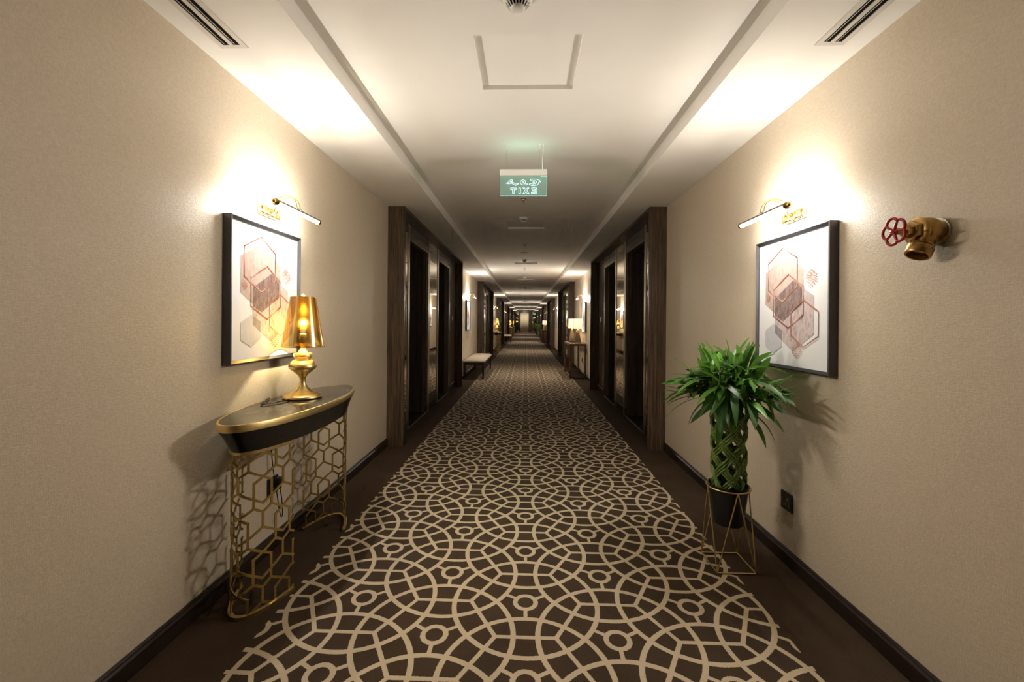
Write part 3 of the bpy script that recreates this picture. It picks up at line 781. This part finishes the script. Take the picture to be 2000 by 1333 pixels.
for fam in (1, -1):
    for bnd in range(NB):
        for j in range(3):
            pts = []; rad = []; nz = 26
            for i in range(nz + 1):
                f_ = i / nz; z = Z0 + (Z1 - Z0) * f_
                a = 2 * pi * bnd / NB + fam * (f_ * (Z1 - Z0) / .58 * 2 * pi) + (j - 1) * .20 + (0 if fam > 0 else .25)
                # weave: radial offset alternates where the two families cross
                ph = a * NB / (2 * pi) * 1.0
                wv = .0065 * fam * cos(NB * a + bnd * pi)
                rr_ = RB + .010 * max(0, f_ - .8) / .2 * 1.0 - .004 * (1 - f_) + wv
                pts.append((rr_ * cos(a), rr_ * sin(a), z)); rad.append(.0066)
            a_end = a; fl = random.uniform(-.06, .115); zt_ = random.uniform(.90, 1.06)
            e1 = Vector(pts[-1]); dirv = Vector((cos(a_end + fam * .25), sin(a_end + fam * .25), 0))
            pts += [tuple(e1 + dirv * fl * .25 + Vector((0, 0, .04))), tuple(e1 + dirv * fl * .65 + Vector((0, 0, (zt_ - Z1) * .6))), tuple(e1 + dirv * fl + Vector((0, 0, zt_ - Z1)))]
            pp = spline(pts[::2] + [pts[-1]], 3); tops.append((Vector(pts[-1]), dirv))
            m = MB(); n_ = len(pp)
            m.tube(pp, [.0060 if i < n_ - 8 else .0060 - .0026 * (i - n_ + 8) / 8 for i in range(n_)], 7)
            m.mi = 1
            for i in range(5 + j, n_ - 6, 9): m.tube([pp[i], pp[i] + (pp[i + 1] - pp[i]).normalized() * .003], .0068, 7)
            m.build('stalk', [M_stalk, M_node], bp, 60)
m = MB()
for z in (.50, .60, .72): m.tube([((RB - .012) * cos(2 * pi * k / 24), (RB - .012) * sin(2 * pi * k / 24), z) for k in range(24)], .0022, 6, closed=True)
m.build('tie_wire', M_black, bp, 60)
def leaf_mesh(L, Wd, droop, fold, twist):
    m = MB(); n = 9; rows = []
    for i in range(n + 1):
        f_ = i / n; wdt = Wd * (sin(pi * min(1, f_ * .92 + .05)) ** .8) * (1 - .35 * f_)
        if i == n: wdt = .0003
        ang = droop * f_ ** 1.5
        x = L * (f_ - .10 * droop * f_ ** 2.2); z = -L * droop * .42 * f_ ** 2
        tw = twist * f_
        rows.append([(x, -wdt / 2 * cos(tw), z + wdt * .5 * fold - wdt / 2 * sin(tw)), (x, 0, z), (x, wdt / 2 * cos(tw), z + wdt * .5 * fold + wdt / 2 * sin(tw))])
    m.grid(rows); return m.mesh('leaf', M_leaf, 80)
LEAF = [leaf_mesh(L, W_, d, f_, tw) for L, W_, d, f_, tw in ((.17, .034, .30, .28, .2), (.18, .040, .60, .25, -.2), (.15, .040, .90, .25, .3), (.14, .043, .65, .2, -.4), (.19, .034, 1.0, .30, .1), (.14, .033, .15, .35, .0), (.18, .043, .75, .15, .25))]
LLEN = [.16, .18, .15, .14, .19, .13, .18]
def add_leaf(par, p, az, el, sc, k, rollv=0.0, xlim=None):
    if xlim is not None:      # leaves bend away from the wall they would touch
        for _ in range(12):
            if p[0] + LLEN[k] * sc * cos(az) * cos(el) < xlim: break
            az += .22 if az % (2 * pi) < pi else -.22
        sc = min(sc, max(.35, (xlim - p[0]) / max(.02, LLEN[k] * cos(az) * cos(el))) if cos(az) > 0 else sc)
    o_ = bpy.data.objects.new('leaf', LEAF[k]); col.objects.link(o_); o_.parent = par
    o_.location = p; o_.rotation_euler = (Matrix.Rotation(az, 3, 'Z') @ Matrix.Rotation(-el, 3, 'Y') @ Matrix.Rotation(rollv, 3, 'X')).to_euler(); o_.scale = (sc, sc, sc)
    return o_
rnd = random.Random(3); XLIM = WX - PX - .02
for tp, dv in tops:
    base_az = math.atan2(dv.y, dv.x)
    for k in range(7):
        inner = k >= 5
        az = base_az + rnd.uniform(-1.4, 1.4) + (rnd.uniform(1.5, 4.5) if inner else 0)
        el = rnd.uniform(.55, 1.35) if inner else rnd.choice([rnd.uniform(-.45, .25), rnd.uniform(.0, .6), rnd.uniform(.5, 1.2)])
        add_leaf(bp, tuple(tp + Vector((0, 0, rnd.uniform(-.08, .02)))), az, el, rnd.uniform(.8, 1.15), rnd.randrange(7), rnd.uniform(-.5, .5), XLIM)
for az, z, el, k in ((-2.3, .80, -.95, 1), (-.9, .80, -.7, 6), (-.55, .805, -.45, 4), (-1.9, .83, -.8, 3), (3.0, .86, -.5, 4), (-2.75, .84, -.3, 1), (-.2, .85, -.25, 4), (-.35, .88, -.1, 6)):
    add_leaf(bp, (.085 * cos(az), .085 * sin(az), z), az, el, 1.05, k, rnd.uniform(-.3, .3), XLIM)
for k in range(30):      # short leaves hanging round the top of the braid
    az = rnd.uniform(0, 2 * pi)
    add_leaf(bp, (.075 * cos(az), .075 * sin(az), rnd.uniform(.86, .95)), az + rnd.uniform(-.6, .6), rnd.uniform(-.95, -.2), rnd.uniform(.7, 1.0), rnd.choice([2, 3, 6]), rnd.uniform(-.5, .5), XLIM)
for k in range(24):      # upright young leaves
    az = rnd.uniform(0, 2 * pi); rr_ = rnd.uniform(.0, .13)
    add_leaf(bp, (rr_ * cos(az) - .01, rr_ * sin(az), rnd.uniform(.95, 1.04)), az, rnd.uniform(.95, 1.45), rnd.uniform(.85, 1.15), rnd.choice([0, 5, 0, 3]), rnd.uniform(-1.5, 1.5), XLIM)
for k in range(26):
    az = rnd.uniform(2.2, 4.9) if k < 18 else rnd.uniform(-1.5, -.2)
    add_leaf(bp, (.15 * cos(az), .15 * sin(az), rnd.uniform(.86, .98)), az + rnd.uniform(-.4, .4), rnd.uniform(-.35, .25), rnd.uniform(1.0, 1.25), rnd.choice([1, 4, 6]), rnd.uniform(-.4, .4), XLIM)

def far_plant(x, y, label):
    t_ = thing('potted_bamboo', label, 'potted plant', (x, y, 0), 0, 'potted bamboos')
    m = MB(); m.lathe([(.08, 0), (.11, .10), (.115, .40), (.10, .40)], 24); m.build('pot', M_wicker, t_, 40)
    for k in range(8):
        a = 2 * pi * k / 8
        MB().tube([(.06 * cos(a + f_ * 3), .06 * sin(a + f_ * 3), .38 + .45 * f_) for f_ in (0, .2, .4, .6, .8, 1)], .012, 6).build('stalk', M_stalk, t_, 60)
    r2 = random.Random(5)
    for k in range(90):
        a = r2.uniform(0, 2 * pi); el = r2.uniform(-.5, 1.4)
        add_leaf(t_, (.10 * cos(a), .10 * sin(a), r2.uniform(.75, 1.0)), a, el, r2.uniform(.8, 1.25), k % 7, 0, .26)
far_plant(1.08, 35.2, 'potted leafy bamboo beyond the farther walnut side table')
far_plant(1.08, 42.0, 'potted leafy bamboo nearest the end mirror')

# ------------------------------------------------------------------ benches
def bench_parts():
    p = []; L2, D2 = 1.0, .235
    m = MB(); rows = []; nu, nv = 40, 12
    m.box(-D2, D2, -L2, L2, .355, .385, .008)
    for i in range(nu + 1):
        r_ = []
        for j in range(nv + 1):
            u, v = i / nu * 2 - 1, j / nv * 2 - 1
            e_ = (1 - abs(u) ** 8) * (1 - abs(v) ** 6)
            tuft = .006 * cos(u * pi * 5) * cos(v * pi * 2)
            r_.append((v * D2, u * L2, .386 + (.040 + tuft) * e_ ** .5))
        rows.append(r_)
    m.grid(rows); p.append(('cushion', m.mesh('cushion', M_cush, 50)))
    m = MB(); m.box(-D2 + .01, D2 - .01, -L2 + .01, L2 - .01, .30, .355, .004); p.append(('apron', m.mesh('apron', M_bench)))
    for sx in (-1, 1):
        for sy in (-1, 1):
            m = MB(); cx, cy = sx * (D2 - .035), sy * (L2 - .04)
            q1 = [(cx - .03, cy - .03, .345), (cx + .03, cy - .03, .345), (cx + .03, cy + .03, .345), (cx - .03, cy + .03, .345)]
            c2 = (cx + sx * .004, cy + sy * .01)
            q0 = [(c2[0] - .016, c2[1] - .016, 0), (c2[0] + .016, c2[1] - .016, 0), (c2[0] + .016, c2[1] + .016, 0), (c2[0] - .016, c2[1] + .016, 0)]
            V = m.grid([q0, q1], closed_v=True); m.cap(V[0]); m.cap(V[1]); p.append(('leg', m.mesh('leg', M_bench)))
    return p
BEN = bench_parts()
assemble('bench', BEN, 'cream upholstered bench with dark legs beyond the first left portal', 'bench', (-1.118, 10.30, 0), 0, 'upholstered benches')
assemble('bench', BEN, 'farther cream upholstered bench with dark legs beyond the third left portal', 'bench', (-1.118, 27.1, 0), 0, 'upholstered benches')

# ------------------------------------------------------------------ walnut side tables with two square lamps each
def side_table_parts():
    p = []; X2, Y2, Zt = .185, .66, .775
    for a in ((-X2, -X2 + .045, -Y2, Y2), (X2 - .045, X2, -Y2, Y2), (-X2 + .045, X2 - .045, -Y2, -Y2 + .045), (-X2 + .045, X2 - .045, Y2 - .045, Y2)):
        m = MB(); m.box(*a, Zt - .055, Zt, .006, 2); p.append(('top_rail', m.mesh('top_rail', M_walnut)))
    m = MB(); m.box(-X2 + .045, X2 - .045, -Y2 + .045, Y2 - .045, Zt - .012, Zt - .004); p.append(('glass_top', m.mesh('glass_top', M_blackgloss)))
    for sx in (-1, 1):
        for sy in (-1, 1):
            m = MB(); m.box(sx * (X2 - .02) - .019, sx * (X2 - .02) + .019, sy * (Y2 - .025) - .019, sy * (Y2 - .025) + .019, 0, Zt - .05, .003); p.append(('leg', m.mesh('leg', M_walnut)))
    for sy in (-1, 1):
        m = MB(); m.box(-X2 + .03, X2 - .03, sy * (Y2 - .025) - .013, sy * (Y2 - .025) + .013, .0, .03, .003); p.append(('stretcher', m.mesh('stretcher', M_walnut)))
    return p
STB = side_table_parts()
def sq(hw, z): return [(-hw, -hw, z), (hw, -hw, z), (hw, hw, z), (-hw, hw, z)]
def sq_lamp_parts():
    p = []
    m = MB(); V = m.grid([sq(.060, 0), sq(.060, .014)], closed_v=True); m.cap(V[0]); m.cap(V[1]); p.append(('foot', m.mesh('foot', M_steel)))
    m = MB(); V = m.grid([sq(.072, .014), sq(.070, .03), sq(.030, .27), sq(.026, .28)], closed_v=True); m.cap(V[0]); m.cap(V[-1]); p.append(('base', m.mesh('base', M_ceram)))
    m = MB(); m.lathe([(.012, .28), (.012, .33), (.006, .335), (.006, .575)], 14); m.lathe([(.010, .572), (.010, .580), (.002, .584)], 12); p.append(('stem', m.mesh('stem', M_brass, 50)))
    m = MB(); m.grid([sq(.098, .322), sq(.086, .562), sq(.084, .562), sq(.096, .322)], closed_u=True, closed_v=True); p.append(('shade', m.mesh('shade', M_creamshade)))
    m = MB(); m.lathe([(.001, .400), (.026, .425), (.022, .455), (.001, .47)], 8); p.append(('bulb', m.mesh('bulb', M_bulb, 60)))
    return p
SQL = sq_lamp_parts()
for i, (x, y) in enumerate(((1.172, 10.25), (1.165, 26.4))):
    w_ = ('nearer', 'farther')[i]
    assemble('side_table', STB, f'{w_} walnut side table carrying two square shaded lamps', 'side table', (x, y, 0), 0, 'walnut side tables')
    t1 = assemble('table_lamp', SQL, f'square cream shaded lamp at the near end of the {w_} walnut table', 'lamp', (x + .065, y - .05, .775), 0, 'square shaded lamps')
    t2 = assemble('table_lamp', SQL, f'square cream shaded lamp at the far end of the {w_} walnut table', 'lamp', (x - .005, y + .52, .775), 0, 'square shaded lamps')

for o in [o for o in col.objects if o.get('group') == 'square shaded lamps']: point_lamp('lamp_glow', o, (0, 0, .436), SQ_W, (1.0, .78, .46), .018)
t = [o for o in col.objects if o.get('label') == 'square cream shaded lamp at the near end of the nearer walnut table'][0]
MB().tube(spline([(.06, 0, .008), (.10, -.12, .006), (.125, -.30, .0), (.131, -.46, -.03), (.131, -.52, -.12), (.128, -.40, -.30), (.128, -.15, -.46), (.128, .08, -.50), (.122, .145, -.44)], 5), .0032, 8).build('cord', M_black, t, 60)
# ------------------------------------------------------------------ black armchair at the far end
t = thing('armchair', 'black high backed armchair before the left end mirror', 'armchair', (-.93, 48.2, 0))
m = MB(); m.box(-.24, .24, -.26, .22, .30, .46, .03, 2); m.build('seat', M_chair, t, 40)
m = MB(); m.box(-.26, .26, .17, .28, .30, 1.20, .04, 3); m.build('backrest', M_chair, t, 40)
for sx in (-1, 1):
    m = MB(); m.box(sx * .22, sx * .29, -.24, .24, .28, .66, .02, 2); m.build('armrest', M_chair, t, 40)
    for sy in (-1, 1): MB().tube([(sx * .22, sy * .21, 0), (sx * .21, sy * .20, .31)], [.014, .022], 8).build('leg', M_bench, t, 60)

# ------------------------------------------------------------------ exit signs
def stroke(m, pts, y, wdt=.0029, closed=True):
    n = len(pts)
    for i in range(n if closed else n - 1):
        a, b_ = Vector((pts[i][0], 0, pts[i][1])), Vector((pts[(i + 1) % n][0], 0, pts[(i + 1) % n][1])); t_ = b_ - a
        if t_.length < 1e-6: continue
        t_.normalize(); nn = Vector((-t_.z, 0, t_.x)) * wdt / 2; e_ = t_ * wdt / 2
        m.poly([(p.x, y, p.z) for p in (a + nn - e_, b_ + nn + e_, b_ - nn + e_, a - nn - e_)])
LETT = [[(-.111, 2.179), (-.073, 2.179), (-.073, 2.167), (-.087, 2.167), (-.087, 2.140), (-.098, 2.140), (-.098, 2.167), (-.111, 2.167)],
        [(-.054, 2.179), (-.042, 2.179), (-.042, 2.140), (-.054, 2.140)],
        [(-.026, 2.179), (-.014, 2.179), (-.005, 2.167), (.004, 2.179), (.016, 2.179), (.001, 2.160), (.017, 2.140), (.004, 2.140), (-.005, 2.153), (-.014, 2.140), (-.026, 2.140), (-.012, 2.160)],
        [(.034, 2.179), (.069, 2.179), (.069, 2.140), (.033, 2.140), (.033, 2.149), (.059, 2.149), (.059, 2.156), (.040, 2.156), (.040, 2.163), (.059, 2.163), (.059, 2.170), (.034, 2.170)],
        [(-.141, 2.210), (-.127, 2.218), (-.116, 2.230), (-.106, 2.236), (-.099, 2.231), (-.101, 2.219), (-.091, 2.215), (-.080, 2.206), (-.066, 2.206), (-.056, 2.210), (-.066, 2.200), (-.079, 2.197), (-.091, 2.202), (-.101, 2.210), (-.119, 2.208)],
        [(-.113, 2.219), (-.106, 2.226), (-.104, 2.218)],
        [(.006, 2.201), (-.014, 2.199), (-.032, 2.201), (-.044, 2.212), (-.041, 2.226), (-.027, 2.234), (-.013, 2.229), (-.008, 2.218), (-.018, 2.209), (-.008, 2.206), (.006, 2.207)],
        [(-.020, 2.219), (-.025, 2.223), (-.031, 2.219), (-.028, 2.213), (-.021, 2.213)],
        [(.020, 2.201), (.044, 2.194), (.069, 2.198), (.081, 2.208), (.084, 2.219), (.096, 2.220), (.087, 2.231), (.068, 2.238), (.048, 2.239), (.027, 2.237), (.034, 2.228), (.058, 2.228), (.068, 2.220), (.065, 2.212), (.048, 2.205), (.022, 2.208)],
        [(.048, 2.221), (.055, 2.217), (.050, 2.212), (.043, 2.215)]]
def closed_spline(P, sub=4):
    n = len(P); out = []
    for k in range(n):
        p0, p1, p2, p3 = (Vector(P[(k + j) % n]) for j in (-1, 0, 1, 2))
        for q_ in range(sub):
            u = q_ / sub; v = .5 * ((2 * p1) + (p2 - p0) * u + (2 * p0 - 5 * p1 + 4 * p2 - p3) * u * u + (3 * p1 - p0 - 3 * p2 + p3) * u ** 3); out.append((v.x, v.y))
    return out
LETT = LETT[:4] + [closed_spline(q) for q in LETT[4:]]
SY = 2.978
t = thing('exit_sign', 'hanging green edge lit exit sign seen from behind, lettering mirrored', 'exit sign', (0, SY, 0))
m = MB(); m.box(-.187, .139, -.022, .022, 2.262, 2.304, .003); m.build('housing', M_white, t)
m = MB(); m.box(-.183, .139, -.004, .004, 2.124, 2.262); pn = m.build('acrylic_panel', M_acryl, t)
m = MB()
m.box(-.183, .139, -.0045, .0045, 2.1225, 2.1255); m.box(.1385, .1398, -.0045, .0045, 2.124, 2.262); m.box(.095, .139, -.0045, .0045, 2.2595, 2.262)
m.build('lit_edge', M_edge, pn)
for L_ in LETT:
    m = MB(); stroke(m, L_, -.0046); m.build('lettering', M_glow, pn)
for x in (-.143, .091): MB().tube([(x, 0, 2.304), (x, 0, ZT)], .0012, 6).build('suspension_wire', M_steel, t, 60)
for x in (-.143, .091): MB().lathe([(.004, ZT - .022), (.004, ZT - .004), (.014, ZT - .003), (.014, ZT)], 14, (x, 0, 0)).build('ceiling_fixing', M_white, t, 50)
MB().tube(spline([(.110, 0, 2.304), (.107, .004, 2.37), (.112, 0, 2.43), (.112, 0, ZT)], 4), .0028, 8).build('power_cord', M_white, t, 60)
MB().lathe([(.006, ZT - .016), (.007, ZT)], 14, (.112, 0, 0)).build('cord_grip', M_white, t, 50)
def sign_lamp(name, loc, rot, energy, sx, sy, spread):
    ld = bpy.data.lights.new(name, 'AREA'); ld.shape = 'RECTANGLE'; ld.size = sx; ld.size_y = sy; ld.energy = energy; ld.color = (.40, 1.0, .72); ld.spread = spread
    lo = bpy.data.objects.new(name, ld); col.objects.link(lo); lo.parent = t; lo.location = loc; lo.rotation_euler = rot
sign_lamp('led_strip_down', (-.02, 0, 2.121), (0, 0, 0), .10, .30, .006, radians(60))
sign_lamp('led_strip_up', (-.02, 0, 2.306), (pi, 0, 0), .05, .30, .02, radians(165))

t = thing('exit_sign', 'small green exit sign near the right end mirror', 'exit sign', (1.02, 47.6, 0), 0)
m = MB(); m.box(-.10, .10, -.02, .02, 2.20, 2.24, .003); m.build('housing', M_white, t)
MB().box(-.095, .095, -.004, .004, 2.05, 2.20).build('acrylic_panel', M_glowfar, t)
MB().tube([(0, 0, 2.24), (0, 0, ZS)], .004, 8).build('suspension_rod', M_white, t, 60)

# ------------------------------------------------------------------ ceiling grilles, detectors, sprinklers
def grille_parts(L):
    p = []; hw = .058; z0, z1 = -.004, 0.0
    m = MB(); m.box(-hw, -.036, 0, L, z0, z1); m.box(.036, hw, 0, L, z0, z1); m.box(-.009, .009, .02, L - .02, z0, z1)
    m.box(-.036, .036, 0, .022, z0, z1); m.box(-.036, .036, L - .022, L, z0, z1); p.append(('frame', m.mesh('frame', M_offwhite)))
    m = MB(); m.box(-.036, .036, .02, L - .02, -.0008, 0); p.append(('slot_shade', m.mesh('slot_shade', M_dark)))  # flat dark sheet, painted as the shade inside the slots
    for c in (-.027, .017):
        m = MB(); m.box(c - .0012, c + .0012, .022, L - .024, -.0035, -.0008); p.append(('vane', m.mesh('vane', M_steel)))
    return p
GR = grille_parts(1.2)
for (x, y, lb) in ((-1.226, .56, 'twin slot air grille in the soffit above the left picture light'), (1.224, .585, 'twin slot air grille in the soffit above the brass fire valve'),
                   (-1.15, 16.4, 'twin slot air grille in the soffit beside the second left portal'), (1.15, 16.4, 'twin slot air grille in the soffit beside the second right portal'),
                   (-1.15, 24.6, 'twin slot air grille in the soffit beside the third left portal'), (1.15, 24.6, 'twin slot air grille in the soffit beside the third right portal')):
    assemble('air_grille', GR, lb, 'air grille', (x, y, ZS), 0, 'ceiling air grilles')
def det_parts():
    p = [('base', MB().lathe([(.056, 0), (.056, -.010), (.052, -.014)], 36).mesh('base', M_white, 40))]
    m = MB(); m.lathe([(.050, -.014), (.050, -.020), (.048, -.022)], 36); m.lathe([(.030, -.042), (.028, -.047), (.015, -.052), (.001, -.053)], 28)
    p.append(('dome', m.mesh('dome', M_white, 50)))
    p.append(('chamber', MB().lathe([(.036, -.022), (.026, -.042)], 24, caps=False).mesh('chamber', M_dark, 50)))
    m = MB()
    for k in range(18):
        a = 2 * pi * k / 18; m.bar((.045 * cos(a), .045 * sin(a), -.021), (.029 * cos(a), .029 * sin(a), -.044), .004, .003)
    p.append(('rib', m.mesh('rib', M_white))); return p
DET = det_parts()
DY = [1.62] + [5.06 + 3.396 * k for k in range(11)]
for k, y in enumerate(DY):
    assemble('smoke_detector', DET, f'{ORD[k]} round white smoke detector from the camera on the ceiling', 'smoke detector', (-.04 if k == 0 else -.03, y, ZT), 0, 'smoke detectors')
def spr_parts():
    p = [('escutcheon', MB().lathe([(.030, 0), (.030, -.003), (.016, -.006), (.014, -.012)], 24).mesh('escutcheon', M_steel, 40))]
    m = MB(); m.lathe([(.007, -.010), (.007, -.022)], 12)
    for sg in (-1, 1): m.tube([(sg * .006, 0, -.020), (sg * .012, 0, -.030), (sg * .008, 0, -.042), (0, 0, -.046)], .002, 6)
    p.append(('yoke', m.mesh('yoke', M_castbrass, 50)))
    m = MB(); m.lathe([(.001, -.046), (.017, -.047), (.017, -.0485), (.001, -.050)], 20); p.append(('deflector', m.mesh('deflector', M_steel, 40))); return p
SPR = spr_parts()
for k, y in enumerate([4.28] + [6.80 + 3.02 * j for j in range(11)]):
    assemble('sprinkler', SPR, f'{ORD[k]} brass fire sprinkler from the camera on the ceiling', 'sprinkler', (-.03, y, ZT), 0, 'fire sprinklers')
o = MB().lathe([(.075, 0), (.075, -.006), (.068, -.010), (.066, -.007), (.001, -.007)], 36, (-.03, 7.60, ZT)).build('ceiling_speaker', M_white, None, 40)
tag(o, 'flat round white ceiling speaker between sprinkler and smoke detector', 'speaker')

t = thing('end_fill_light', 'small round fill light added before the far end curtain', 'fill light', (-.1, 48.2, ZT))  # lamp added only to brighten the far end curtain
MB().lathe([(.055, 0), (.055, -.004), (.045, -.006), (.043, -.002)], 28, caps=False).build('bezel', M_white, t, 40)
MB().lathe([(.001, -.001), (.043, -.002)], 24, caps=False).build('lens', M_tube, t)
area_lamp('lamp_glow', t, (0, 0, -.006), (0, .25, -1), 14.0, .08, .08, TUBE_COL)
